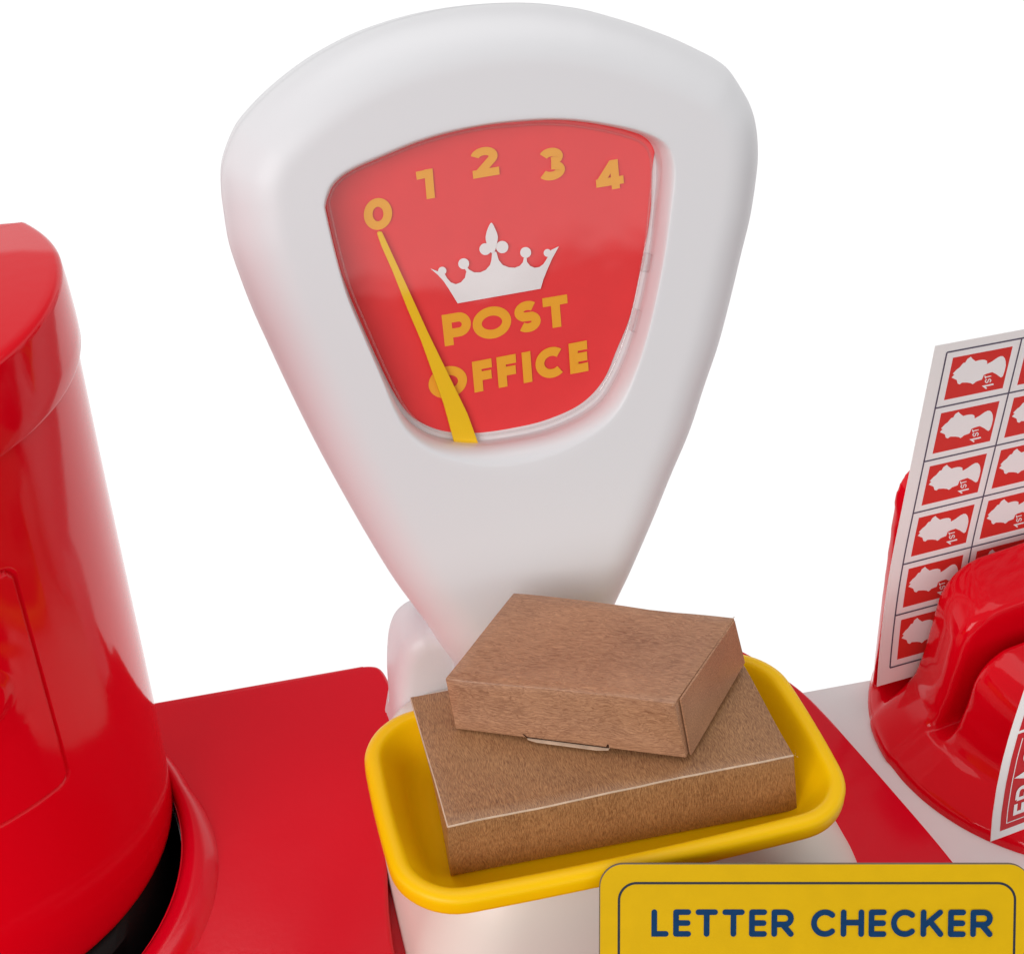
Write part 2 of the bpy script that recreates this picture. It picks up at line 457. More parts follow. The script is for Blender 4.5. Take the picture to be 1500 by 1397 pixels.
# raised lip around the opening
def circ_r(c0, cx, cy, R, a):
    dx, dy = c0[0] - cx, c0[1] - cy; ux, uy = math.cos(a), math.sin(a)
    b = dx * ux + dy * uy; c = dx * dx + dy * dy - R * R
    return -b + math.sqrt(max(0, b * b - c))
c0 = (HX, HY)
rings = []
NA = 160; prof = [(0.0, -0.012), (0.0, 0.0030), (0.03, 0.0052), (0.10, 0.0078), (0.22, 0.0098), (0.38, 0.0108), (0.55, 0.0106), (0.72, 0.0094), (0.86, 0.0078), (0.95, 0.0066), (1.0, 0.0055)]
for t, z in prof:
    rg = []
    for i in range(NA):
        a = 2 * math.pi * i / NA
        r1 = HR - 0.0002
        r2 = max(r1 + 0.007, circ_r(c0, -0.1785, 0.0262, 0.0668, a))
        r = r1 + (r2 - r1) * t
        rg.append((HX + r * math.cos(a), HY + r * math.sin(a), z))
    rings.append(rg)
v, f = rings_mesh(rings)
fix_normals(mesh_obj('opening_lip', v, f, RED_SATIN, counter))
v, f = rings_mesh([[(HX + r * math.cos(2 * math.pi * i / 80), HY + r * math.sin(2 * math.pi * i / 80), z) for i in range(80)] for r, z in ((0.0695, 0.0), (0.0695, -0.020))], cap1=True)
fix_normals(mesh_obj('well', v, f, BLACK, counter))

# ================================================================== POST BOX
pbx = empty('post_box', (PX, PY, -0.0195), 'tall round glossy red post box with lid at the left edge', 'post box')
def smooth01(t): t = max(0, min(1, t)); return t * t * (3 - 2 * t)
# body with engraved door outline
angs = []; a = -180.0
while a < 180: angs.append(a); a += 0.5 if -140 < a < -40 else 4.0
zs = [0.0058, 0.0060, 0.0066, 0.0075, 0.009]; z = 0.010
while z < 0.1815: zs.append(z); z += 0.0005
def door_depth(ad, z):
    da0, da1, dz0, dz1 = -133.0, -46.2, 0.0740, 0.1485
    x = math.radians(ad) * 0.07; x0, x1 = math.radians(da0) * 0.07, math.radians(da1) * 0.07
    r = 0.004
    qx = abs(x - (x0 + x1) / 2) - (x1 - x0) / 2 + r; qz = abs(z - (dz0 + dz1) / 2) - (dz1 - dz0) / 2 + r
    d = math.hypot(max(qx, 0), max(qz, 0)) + min(max(qx, qz), 0) - r
    g = -0.0009 * max(0, 1 - abs(d) / 0.0008)
    return g + (0.0005 if d < -0.0004 else 0.0)
def knob(ad, z):
    x = (math.radians(ad) + math.radians(61)) * 0.07; d = math.hypot(x, (z - 0.1165))
    return 0.0012 * smooth01(1 - (d - 0.006) / 0.004) + 0.0004 * smooth01(1 - (d - 0.010) / 0.008)
rings = []
for zi in zs:
    base = 0.0700 - 0.0012 * max(0, (0.0075 - zi) / 0.0017) - 0.0008 * smooth01((zi - 0.01) / 0.15)
    rings.append([(PX + (base + door_depth(ad, zi) + knob(ad, zi)) * math.cos(math.radians(ad)), PY + (base + door_depth(ad, zi) + knob(ad, zi)) * math.sin(math.radians(ad)), zi) for ad in angs])
v, f = rings_mesh(rings, cap0=True)
fix_normals(mesh_obj('body', v, f, RED, pbx)).data.set_sharp_from_angle(angle=math.radians(45))
v, f = rings_mesh([[(PX + r * math.cos(2 * math.pi * i / 120), PY + r * math.sin(2 * math.pi * i / 120) - dy, z) for i in range(120)] for r, z, dy in ((0.0655, -0.0195, 0.013), (0.0655, 0.002, 0.010), (0.0665, 0.0057, 0.002))], cap0=True, cap1=True)
fix_normals(mesh_obj('base', v, f, BLACK, pbx)).data.set_sharp_from_angle(angle=math.radians(40))
# lid: round at the front, cut flatter at the back with a sloping rear facet
LR = 0.0704
lid = []
for i in range(240):
    a = 2 * math.pi * i / 240; x, y = LR * math.cos(a), LR * math.sin(a)
    if y > 0.036: y = 0.036 + (y - 0.036) * 0.06
    lid.append((PX + x, PY + y))
def lid_top(x, y):
    yc = 0.0668 - 0.004 * max(0, (x + 0.135) / 0.012)
    return 0.2005 - max(0, y - yc) * 0.10
def lid_ring(d, dz, frac=None):
    q = inset(lid, d); out = []
    for p in q:
        out.append((p[0], p[1], lid_top(p[0], p[1]) + dz))
    return out
rings = [[(p[0], p[1], 0.1788) for p in inset(lid, 0.0020)], [(p[0], p[1], 0.1788) for p in lid], [(p[0], p[1], 0.1796) for p in inset(lid, -0.0002)]]
for zf in (0.25, 0.5, 0.75): rings.append([(p[0], p[1], 0.1796 + (lid_top(p[0], p[1]) - 0.0022 - 0.1796) * zf) for p in inset(lid, -0.0004 + 0.001 * zf)])
for k in range(6):
    a = math.pi / 2 * k / 5
    rings.append(lid_ring(0.0008 + 0.0018 * (1 - math.cos(a)), -0.0018 + 0.0018 * math.sin(a)))
cx_, cy_ = PX, PY
last = [(p[0], p[1]) for p in rings[-1]]
for k in range(1, 40):
    t = 1 - k / 40
    rings.append([(cx_ + (p[0] - cx_) * t, cy_ + (p[1] - cy_) * t, lid_top(cx_ + (p[0] - cx_) * t, cy_ + (p[1] - cy_) * t)) for p in last])
v, f = rings_mesh(rings, cap0=True, cap1=True)
fix_normals(mesh_obj('lid', v, f, RED, pbx)).data.set_sharp_from_angle(angle=math.radians(35))

# ================================================================== WEIGHING SCALE
scale = empty('weighing_scale', (0.0, 0.0, 0.0), 'white plastic toy weighing scale with red post office dial and yellow tray', 'scale')
# body under the tray
rings = []
for z, x0, x1, y0, y1, r in ((0.0005, -0.0612, 0.0815, -0.054, 0.060, 0.022), (0.006, -0.0610, 0.0812, -0.054, 0.060, 0.022), (0.020, -0.0585, 0.076, -0.0525, 0.058, 0.022), (0.035, -0.053, 0.064, -0.049, 0.050, 0.020), (0.044, -0.047, 0.052, -0.045, 0.030, 0.018), (0.0485, -0.043, 0.044, -0.041, 0.016, 0.016), (0.050, -0.038, 0.038, -0.036, 0.008, 0.014)):
    L = rrect(x0, x1, y0, y1, r, 10)
    L = polar(L, ((x0 + x1) / 2, (y0 + y1) / 2), 200)
    rings.append([(p[0], p[1], z) for p in L])
def subdiv_rings(rings, n=6):
    out = []; M = len(rings)
    for i in range(M - 1):
        for k in range(n):
            t = k / n
            out.append([V3(rings[max(0, i - 1)][j]) * (-.5 * t + t * t - .5 * t ** 3) + V3(rings[i][j]) * (1 - 2.5 * t * t + 1.5 * t ** 3) + V3(rings[i + 1][j]) * (.5 * t + 2 * t * t - 1.5 * t ** 3) + V3(rings[min(M - 1, i + 2)][j]) * (-.5 * t * t + .5 * t ** 3) for j in range(len(rings[0]))])
    out.append([V3(p) for p in rings[-1]])
    return out
v, f = rings_mesh(subdiv_rings(rings, 5), cap0=True, cap1=True)
fix_normals(mesh_obj('body', v, f, CREAM, scale))
# rear housing the neck drops into
HY0 = 0.055
hs_px = [(580, 1075), (578, 1040), (576, 1005), (577, 975), (581, 955), (588, 939), (598, 928), (612, 919), (628, 915), (650, 912), (700, 904)]
prof = [(p.x, p.z) for p in (at(x, y, (0, HY0, 0), (0, 1, 0)) for x, y in hs_px)]
zt = prof[-1][1]; hx1 = 0.020
prof = [(hx1, 0.001), (hx1, 0.02), (hx1, zt - 0.013)] + [(hx1 - 0.013 + 0.013 * math.cos(math.radians(q)), zt - 0.013 + 0.013 * math.sin(math.radians(q))) for q in (15, 30, 45, 60, 75, 90)] + list(reversed(catmull(prof, 4, False))) + [(prof[0][0] - 0.0002, 0.001)]
rings = []
for yy, ins in ((0.0485, 0.006), (0.0488, 0.0042), (0.0498, 0.0022), (0.0518, 0.0007), (0.0548, 0.0), (0.060, 0.0), (0.066, 0.0), (0.0695, 0.0008), (0.072, 0.003), (0.073, 0.006)):
    q = inset(prof, ins)
    rings.append([(p[0], yy, max(0.001, p[1])) for p in q])
v, f = rings_mesh(rings, cap0=True, cap1=True)
fix_normals(mesh_obj('rear_housing', v, f, WHITE, scale)).data.set_sharp_from_angle(angle=math.radians(55))

# ---- head
AL = math.radians(15)
hN = V3((0, -math.cos(AL), math.sin(AL))); hV = V3((0, math.sin(AL), math.cos(AL))); hP = V3((0, 0.030, 0.05))
def huv(x, y, depth=0.0):
    p = at(x, y, hP - hN * depth, hN); return (p.x, (p - hP).dot(hV))
def hpt(u, v, depth): return tuple(hP + V3((u, 0, 0)) + hV * v - hN * depth)
sil = [(747,3),(694,6),(640,14),(586,27),(529,47),(479,72),(440,97),(397,132),(364,166),(346,190),(332,222),(325,248),(324,276),(327,304),(336,358),(354,412),(372,458),(391,500),(423,569),(460,644),(497,713),(540,788),(577,847),(620,905),(641,937),(664,969),(690,1015),
       (870,985),(880,925),(893,881),(919,825),(951,751),(977,687),(1004,623),(1025,559),(1045,500),(1061,440),(1079,365),(1092,311),(1101,250),(1103,215),(1100,179),(1092,150),(1079,125),(1061,98),(1044,84),(1022,72),(986,55),(950,41),(915,29),(861,14),(825,8),(790,4)]
T = 0.016
sil2 = []
for x, y in sil:
    sil2.append((x, y + 1.5 * max(0, min(1, (200 - y) / 100.0))))
SL = catmull([huv(x, y, T + 0.001) for x, y in sil2], 10)
HC = (-0.002, 0.120); NH = 720
def ccw(L):
    s = sum(L[i - 1][0] * L[i][1] - L[i][0] * L[i - 1][1] for i in range(len(L)))
    return L if s > 0 else list(reversed(L))
SL = ccw(SL)
lipL = [(475,311),(474,297),(477,283),(484,268),(499,253),(522,240),(550,228),(604,206),(658,190),(712,180),(765,174),(807,172),(850,174),(897,181),(935,189),(960,199),(979,212),(988,232),(990,262),(985,304),(976,365),(964,429),(950,490),(935,540),(916,588),(890,622),(850,650),(800,673),(750,684),(700,684),(640,668),(600,640),(578,606),(556,550),(526,480),(506,430),(490,375)]
winW = [(477,311),(476,297),(480,284),(487,270),(502,256),(525,243),(553,231),(606,209),(659,193),(713,182),(765,177),(807,175),(850,178),(897,186),(928,194),(950,203),(963,216),(969,236),(970,262),(967,300),(960,365),(949,425),(936,480),(921,525),(903,563),(883,592),(850,616),(800,637),(735,650),(690,653),(650,648),(618,635),(590,608),(560,550),(530,482),(508,430),(492,375)]
LL = ccw(catmull([huv(x, y, 0.0) for x, y in lipL], 8)); 
def lopt(x, y):   # left and top edges of the opening hide the wall: keep them at the face plane
    return huv(x, y, 0.0065)
WW = ccw(catmull([lopt(x, y) for x, y in winW], 8))
Lp = polar(LL, HC, NH); Wp = polar(WW, HC, NH)
# the wall may never overhang the lip
Wq = []
for a, b in zip(Lp, Wp):
    ra = math.hypot(a[0] - HC[0], a[1] - HC[1]); rb = math.hypot(b[0] - HC[0], b[1] - HC[1]); r = min(rb, ra - 0.0006)
    Wq.append((HC[0] + (b[0] - HC[0]) * r / rb, HC[1] + (b[1] - HC[1]) * r / rb))
Wp = Wq
rings = []
BW = 0.0155
rings.append([hpt(*p, T + 0.016) for p in polar(inset(SL, 0.006), HC, NH)])
rings.append([hpt(*p, T + 0.0155) for p in polar(inset(SL, 0.0025), HC, NH)])
rings.append([hpt(*p, T + 0.0135) for p in polar(inset(SL, 0.0006), HC, NH)])
rings.append([hpt(*p, T + 0.0025) for p in polar(inset(SL, 0.0), HC, NH)])
rings.append([hpt(*p, T + 0.0015) for p in polar(inset(SL, 0.0005), HC, NH)])
rings.append([hpt(*p, T + 0.0006) for p in polar(inset(SL, 0.0002), HC, NH)])
KB = 18
for k in range(KB + 1):
    t = k / KB
    ang = math.pi / 2 * t
    # quarter-round start that flattens into a shallow slope, then a soft ridge
    d = BW * (1 - math.cos(ang)) ** 0.85; dep = T * (1 - math.sin(ang) ** 0.92)
    rings.append([hpt(*p, dep) for p in polar(inset(SL, max(0.0002, d)), HC, NH)])
inner = polar(inset(SL, BW), HC, NH)
KF = 14
for k in range(1, KF):
    t = k / KF
    rings.append([hpt(a[0] + (b[0] - a[0]) * t, a[1] + (b[1] - a[1]) * t, 0.0) for a, b in zip(inner, Lp)])
KL = 10
for k in range(KL + 1):
    ang = math.pi / 2 * k / KL
    s, c = math.sin(ang), 1 - math.cos(ang)
    rings.append([hpt(a[0] + (b[0] - a[0]) * s, a[1] + (b[1] - a[1]) * s, 0.0065 * c) for a, b in zip(Lp, Wp)])
rings.append([hpt(p[0], p[1], 0.0119) for p in Wp])
v, f = rings_mesh(rings, cap0=True)
head = fix_normals(mesh_obj('head', v, f, WHITE, scale))
# dial backing, card, print, needle, cover
def scale_loop(L, d): return inset(ccw(L), d)
Wl = ccw(Wp)
bk = inset(Wl, -0.0035)
pts, tf = poly_faces([bk[::4]])
back_o = mesh_obj('dial_backing', [hpt(p[0], p[1], 0.0118) for p in pts], tf, BACKING, scale, smooth=False)
cardpx = [(955,250),(952,317),(937,400),(923,463),(903,513),(883,558),(850,592),(800,615),(750,627),(700,634),(660,633),(627,624),(600,607),(577,575),(550,520),(515,440),(480,345),(455,300),(455,250),(520,200),(640,160),(740,145),(860,145),(945,170),(960,205)]
CD = 0.0112
cardL = ccw(catmull([huv(x, y, CD) for x, y in cardpx], 6))
cardP = polar(cardL, HC, NH)
cp = []
for a, b in zip(cardP, Wp):
    ra = math.hypot(a[0] - HC[0], a[1] - HC[1]); rb = math.hypot(b[0] - HC[0], b[1] - HC[1]) + 0.0028
    r = min(ra, rb); cp.append((HC[0] + (a[0] - HC[0]) * r / ra, HC[1] + (a[1] - HC[1]) * r / ra))
cp = cp[::4]
n = len(cp)
pts, tf = poly_faces([cp])
vv = [hpt(p[0], p[1], CD) for p in cp] + [hpt(p[0], p[1], CD + 0.0006) for p in cp]
ff = list(tf) + [(i, (i + 1) % n, n + (i + 1) % n, n + i) for i in range(n)]
card = fix_normals(mesh_obj('dial_card', vv, ff, CARD_RED, scale, smooth=False))
def hfn(u, v, k): return hpt(u, v, CD - k)
def pxuv(x, y): return huv(x, y, CD)
ink = Ink(hfn)
def word_tf(bl, ex, tl, Lcap):
    o = pxuv(*bl); e = pxuv(*ex); t = pxuv(*tl)
    ex_ = ((e[0] - o[0]) / Lcap, (e[1] - o[1]) / Lcap); ey = (t[0] - o[0], t[1] - o[1])
    return o, ex_, ey
def z3(x, y): return (500 + x / 3.0, 300 + y / 3.0)
def word(letters, starts, bl, ex, tl, Lcap, t, mi):
    o, a, b = word_tf(bl, ex, tl, Lcap)
    for ch, s in zip(letters, starts):
        ink.glyph(ch, t, lambda p, s=s: (o[0] + a[0] * (p[0] + s) + b[0] * p[1], o[1] + a[1] * (p[0] + s) + b[1] * p[1]), mi)
word('POST', (0.0, 0.93, 2.28, 3.19), z3(455, 622), z3(962, 535), z3(440, 485), 507 / 137.0, 0.285, 0)
word('OFFICE', (0.0, 1.42, 2.20, 3.01, 3.43, 4.54), z3(390, 862), z3(1083, 727), z3(376, 727), 693 / 135.0, 0.285, 0)
for ch, c, w, h in (('0', (553, 313), 41, 46), ('1', (622, 270), 25, 43), ('2', (709, 237), 40, 43), ('3', (806, 240), 38, 46), ('4', (891, 256), 40, 43)):
    gw, _ = glyph(ch, 0.27)
    bl = (c[0] - .5 * w + .5 * h * .09, c[1] + .5 * w * .17 + .5 * h); br = (bl[0] + w, bl[1] - w * .17); tl = (bl[0] - .09 * h, bl[1] - h)
    o, a, b = word_tf(bl, br, tl, gw)
    ink.glyph(ch, 0.27, lambda p: (o[0] + a[0] * p[0] + b[0] * p[1], o[1] + a[1] * p[0] + b[1] * p[1]), 0)
crown = [(508,430),(872,366),(884,325),(900,285),(922,235),(952,180),(918,196),(912,215),(904,225),(896,240),(884,258),(866,271),(846,274),(826,266),(812,248),(810,225),(798,232),(794,250),(780,266),(758,274),(732,272),(706,262),(688,240),(678,205),(660,200),(656,240),(650,262),(632,283),(608,294),(580,294),(558,282),(542,262),(534,270),(546,290),(540,318),(522,338),(500,346),(478,338),(462,320),(452,302),(436,292),(416,288),(388,277),(420,304),(446,332),(468,365),(490,400)]
tfz = lambda p: pxuv(*z3(*p))
ink.poly(crown, 1, tfz)
for cx_, cy_, r in ((902, 209, 17), (806, 207, 24), (703, 183, 27), (629, 192, 26), (534, 256, 24), (440, 287, 18)):
    ink.poly([(cx_ + r * math.cos(2 * math.pi * k / 24), cy_ + r * math.sin(2 * math.pi * k / 24)) for k in range(24)], 1, tfz)
leaf = catmull([(655, 76), (672, 103), (683, 135), (680, 165), (670, 200), (655, 208), (645, 195), (634, 165), (630, 140), (638, 105)], 4)
ink.poly(leaf, 1, tfz)
ink.build('dial_print', [PRINT_ORANGE, PRINT_WHITE], card)
# needle
nd = 0.0092
N0 = [(551, 343), (555, 338), (561, 342), (640, 480), (668, 560), (685, 610), (704, 668), (668, 676), (660, 640), (650, 605), (618, 520), (583, 430)]
npx = [z3(*p) for p in [(158, 128), (165, 118), (178, 120), (186, 136), (280, 340), (380, 560), (470, 745), (553, 915), (606, 1060), (610, 1085), (508, 1085), (498, 1050), (452, 880), (404, 745), (352, 600), (290, 455), (225, 290), (178, 185)]]
nl = ccw([huv(x, y, nd) for x, y in npx]); n = len(nl)
pts, tf = poly_faces([nl])
vv = [hpt(p[0], p[1], nd) for p in nl] + [hpt(p[0], p[1], nd + 0.0011) for p in nl]
ff = list(tf) + [tuple(n + i for i in t) for t in tf] + [(i, (i + 1) % n, n + (i + 1) % n, n + i) for i in range(n)]
fix_normals(mesh_obj('needle', vv, ff, NEEDLE_Y, scale, smooth=False))
# clear cover: a shallow shell with rounded shoulder, standing inside the opening
rings = []
for d, dep in ((0.0004, 0.0084), (0.0009, 0.0070), (0.0014, 0.0064), (0.0022, 0.0062)):
    q = []
    for p, p0 in zip(inset(Wl, d), Wl):
        aa = math.degrees(math.atan2(p0[1] - HC[1], p0[0] - HC[0])) % 360
        w = smooth01((aa - 25) / 25) * smooth01((225 - aa) / 25)
        rr_ = math.hypot(p[0] - HC[0], p[1] - HC[1])
        q.append((p[0] + (p[0] - HC[0]) / rr_ * 0.0022 * w, p[1] + (p[1] - HC[1]) / rr_ * 0.0022 * w))
    rings.append([hpt(p[0], p[1], dep) for p in q][::2])
v, f = rings_mesh(rings, cap1=True)
cov = fix_normals(mesh_obj('clear_cover', v, f, [CLEAR, CLEAR_EDGE], scale, mi=[1] * (len(f) - 1) + [0])); cov.data.set_sharp_from_angle(angle=math.radians(60))
# moulded clear rim bead and two little clips on the right side
def tube(path, r, m, name, parent, closed=False, n=8):
    rings = []; N = len(path)
    for i, p in enumerate(path):
        a = V3(path[i - 1] if (closed or i > 0) else path[i]); b = V3(path[(i + 1) % N] if (closed or i < N - 1) else path[i])
        t = (b - a).normalized(); u = t.cross(hN).normalized(); w = t.cross(u)
        rings.append([tuple(V3(p) + u * r * math.cos(2 * math.pi * k / n) + w * r * math.sin(2 * math.pi * k / n)) for k in range(n)])
    if closed: rings.append(rings[0])
    v, f = rings_mesh(rings, not closed, not closed)
    return fix_normals(mesh_obj(name, v, f, m, parent))
tube([hpt(p[0], p[1], 0.0106) for p in inset(Wl, 0.0018)][::4], 0.0004, CLEAR, 'cover_rim', cov, closed=True)

for (xa, ya), (xb, yb) in (((950, 372), (944, 398)), ((938, 455), (929, 486))):
    a_, b_ = V3(huv(xa, ya, 0.008) + (0,)), V3(huv(xb, yb, 0.008) + (0,))
    dr = (b_ - a_).normalized(); sd_ = V3((-dr.y, dr.x, 0)); wv = 0.0011
    vv = [hpt(*(p + sd_ * s_ * wv).xy, dep) for dep in (0.0070, 0.0100) for p, s_ in ((a_, -1), (a_, 1), (b_, 1), (b_, -1))]
    fix_normals(mesh_obj('cover_clip', vv, [(0, 1, 2, 3), (7, 6, 5, 4), (0, 4, 5, 1), (1, 5, 6, 2), (2, 6, 7, 3), (3, 7, 4, 0)], CLEAR, cov, smooth=False))

# ---- tray
tray_out = lambda d: polar(rrect(-0.0655 + d, 0.0612 - d, -0.0582 + d, 0.0108 - d, max(0.004, 0.0165 - d), 12, bow=0.0015), (-0.002, -0.024), 240)
rings = []
for d, z in ((0.020, 0.0500), (0.012, 0.0512), (0.0065, 0.0550), (0.0040, 0.0600), (0.0030, 0.0617), (0.0016, 0.0619), (0.0006, 0.0622), (0.0001, 0.0628), (0.0, 0.0636), (0.0, 0.0662), (0.0003, 0.0672), (0.0010, 0.0679), (0.0022, 0.0683), (0.0034, 0.0683), (0.0042, 0.0680), (0.0049, 0.0672), (0.0056, 0.0658), (0.0074, 0.0625), (0.0100, 0.0585), (0.0118, 0.0560), (0.0140, 0.0549), (0.0165, 0.0546), (0.022, 0.0545)):
    rings.append([(p[0], p[1], z) for p in tray_out(d)])
v, f = rings_mesh(rings, cap0=True, cap1=True)
fix_normals(mesh_obj('tray', v, f, YELLOW, scale)).data.set_sharp_from_angle(angle=math.radians(60))

# ================================================================== CARDBOARD BOXES
def carton(name, label, top, bot, m, dims, seed, worn=()):
    """top/bot: back-left, back-right, front-right, front-left corners"""
    t = empty(name, (sum((V3(p) for p in bot), V3()) / 4), label, 'cardboard box')
    bm = bmesh.new(); bmesh.ops.create_cube(bm, size=1.0)
    for vtx in bm.verts: vtx.co = V3((vtx.co.x * dims[0], vtx.co.y * dims[1], vtx.co.z * dims[2]))
    bmesh.ops.bevel(bm, geom=list(bm.edges), offset=0.00035, segments=2, profile=0.5, affect='EDGES')
    # cut into a fine grid so that the board can sag a little
    for ax, dd in ((0, dims[0]), (1, dims[1]), (2, dims[2])):
        nseg = max(3, int(dd / 0.004))
        for k in range(1, nseg):
            co = [0, 0, 0]; no = [0, 0, 0]; co[ax] = -dd / 2 + dd * k / nseg; no[ax] = 1
            bmesh.ops.bisect_plane(bm, geom=list(bm.verts) + list(bm.edges) + list(bm.faces), plane_co=co, plane_no=no)
    bmesh.ops.triangulate(bm, faces=[fc for fc in bm.faces if len(fc.verts) > 4])
    coords = []; mi = []
    for fc in bm.faces:
        c = fc.calc_center_median(); n_ = fc.normal; w = 0
        for kind in worn:
            if kind == 'front_top' and n_.y < -0.2 and n_.z > 0.2: w = 1
            if kind == 'left_top' and n_.x < -0.2 and n_.z > 0.2: w = 1
            if kind == 'right_front' and n_.x > 0.2 and n_.y < -0.2: w = 1
        mi.append(w)
    vs = []
    for vtx in bm.verts:
        c = vtx.co.copy(); coords.append(tuple(c + V3((seed, 0, 0))))
        u, w_, q = c.x / dims[0] + .5, c.y / dims[1] + .5, c.z / dims[2] + .5
        def bil(Q): return V3(Q[3]) * (1 - u) * (1 - w_) + V3(Q[2]) * u * (1 - w_) + V3(Q[1]) * u * w_ + V3(Q[0]) * (1 - u) * w_
        p = bil(bot) * (1 - q) + bil(top) * q
        sag = 16 * u * (1 - u) * w_ * (1 - w_)
        if q > .98: p.z -= 0.0007 * sag
        nn_ = noise.noise(c * 45 + V3((seed * 10, 3, 1))) * 0.00045 + noise.noise(c * 140 + V3((seed * 7, 1, 9))) * 0.00012
        if q > .05: p += V3((0.6, 0.6, 0.8)) * nn_
        vs.append(p)
    bm.verts.index_update()
    faces = [tuple(vv_.index for vv_ in fc.verts) for fc in bm.faces]
    bm.free()
    o = mesh_obj('carton', vs, faces, [m, KRAFT_WORN], t, smooth=True, mi=mi, attr=coords)
    o.data.set_sharp_from_angle(angle=math.radians(35))
    return t
def paper_strip(name, pts, thick, m, parent, nrm):
    """thin flap: polygon of world points with thickness along nrm"""
    n = len(pts); a = [V3(p) for p in pts]; b = [p - V3(nrm) * thick for p in a]
    ff = [tuple(range(n)), tuple(range(2 * n - 1, n - 1, -1))] + [(i, (i + 1) % n, n + (i + 1) % n, n + i) for i in range(n)]
    return fix_normals(mesh_obj(name, a + b, ff, m, parent, smooth=False, attr=[tuple(p * 1.0) for p in a + b]))
LT, LB = 0.0768, 0.0551
lt = [atz(600, 1020, LT), atz(1073, 945, LT), atz(1164, 1104, LT), atz(655, 1211, LT)]
lb = [lt[0] + V3((0.0045, -0.0008, LB - LT + 0.0008)), lt[1] + V3((0, -.0008, LB - LT + 0.0008)), atz(1168, 1186, LB), atz(660, 1283, LB)]
lower = carton('cardboard_box', 'larger flat brown cardboard box lying in the yellow tray, under the smaller box', lt, lb, KRAFT_B, (0.098, 0.045, 0.021), 0.3, ('front_top', 'left_top'))
UZ = 0.0771
ut = [atz(752, 868, 0.0905), atz(1075, 906, 0.0960), atz(988, 1030, 0.0966), atz(652, 993, 0.0925)]
ub = [None, atz(1090, 968, 0.0790), atz(1005, 1110, 0.0778), atz(667, 1067, UZ)]
ub[0] = ub[3] + (ub[1] - ub[2]) + V3((0.001, 0, -0.0006))
upper = carton('cardboard_box', 'smaller brown cardboard box lying askew on top of the larger box', ut, ub, KRAFT_A, (0.066, 0.041, 0.017), 0.9, ())
# tuck tab under the front edge, side flap with an open slit
fe = [V3(ub[3]), V3(ub[2])]; fdir = (fe[1] - fe[0]); fn_ = V3((fdir.y, -fdir.x, 0)).normalized()
def along(t, out, up): return fe[0] + fdir * t + fn_ * out + V3((0, 0, up))
upf = (V3(ut[3]).lerp(V3(ut[2]), 0.5) - fe[0].lerp(fe[1], 0.5)).normalized()
def face(t, up, out=0.00012): return fe[0] + fdir * t + upf * up + fn_ * out
paper_strip('tuck_tab', [along(0.31, -0.001, 0.0), along(0.32, 0.0005, 0.0001), along(0.36, 0.0010, 0.0), along(0.62, 0.0011, 0.0), along(0.67, 0.0006, 0.0001), along(0.68, -0.001, 0.0001)], 0.0003, KRAFT_WORN, upper, (0, 0, 1))
SLOT_SHADE = mat('slot_shadow_gap', (0.05, 0.022, 0.012), 0.8, 0.1)  # shade inside the tuck slot, painted as a thin dark strip; nothing is cut
paper_strip('tuck_slot_shade', [face(0.30, 0.0012), face(0.305, 0.0012), face(0.32, 0.0004), face(0.66, 0.0004), face(0.667, 0.0014), face(0.674, 0.0014), face(0.672, 0.0001), face(0.315, 0.0001)], 0.0001, SLOT_SHADE, upper, fn_)
rt, rf, rbt, rbf = V3(ut[1]), V3(ut[2]), V3(ub[1]), V3(ub[2])
sd = (rt - rf).normalized(); so = V3((sd.y, -sd.x, 0)).normalized()
if so.x < 0: so = -so
def side(a, b, out):
    p0 = rf.lerp(rt, a); p1 = rbf.lerp(rbt, a); return p1.lerp(p0, b) + so * out
paper_strip('end_flap', [side(0.035, 0.015, 0.0010), side(0.985, 0.02, 0.0006), side(0.99, 0.985, 0.0004), side(0.06, 0.99, 0.0008)], 0.0005, KRAFT_A, upper, so)
def torn(parent, p, r, seed):
    rnd = random.Random(seed); vs = []; fs = []
    for k in range(5):
        c = V3(p) + V3((rnd.uniform(-r, r), rnd.uniform(-r, r), rnd.uniform(-.2 * r, .6 * r)))
        b = len(vs)
        for q in range(3): vs.append(c + V3((rnd.uniform(-r, r), rnd.uniform(-r, r), rnd.uniform(-r, r))) * 0.6)
        fs.append((b, b + 1, b + 2))
    mesh_obj('torn_corner', vs, fs, KRAFT_WORN, parent, smooth=False)
torn(lower, V3(lt[2]) + V3((0.0, 0.0, -0.0004)), 0.0009, 3)
torn(upper, V3(ut[1]) + V3((0, 0, -0.0004)), 0.0007, 5)
torn(upper, V3(ut[2]) + V3((0, 0, -0.0008)), 0.0006, 8)

# ================================================================== STAMP AND LABEL HOLDER
RZ = math.radians(10)
hH = V3((math.cos(RZ), math.sin(RZ), 0)); hNn = V3((-math.sin(RZ), math.cos(RZ), 0))
HO = atz(1275, 1040, -0.008); HO.z = 0.0
def HP(h, n, z): return HO + hH * h + hNn * n + V3((0, 0, z))
holder = empty('sticker_holder', HP(0.06, -0.033, -0.008), 'glossy red plastic holder with tiered walls and slots, holding the stamp sheet', 'holder', RZ)
hv, hf = [], []
def addm(v, f):
    b = len(hv); hv.extend(v); hf.extend([tuple(b + i for i in q) for q in f])
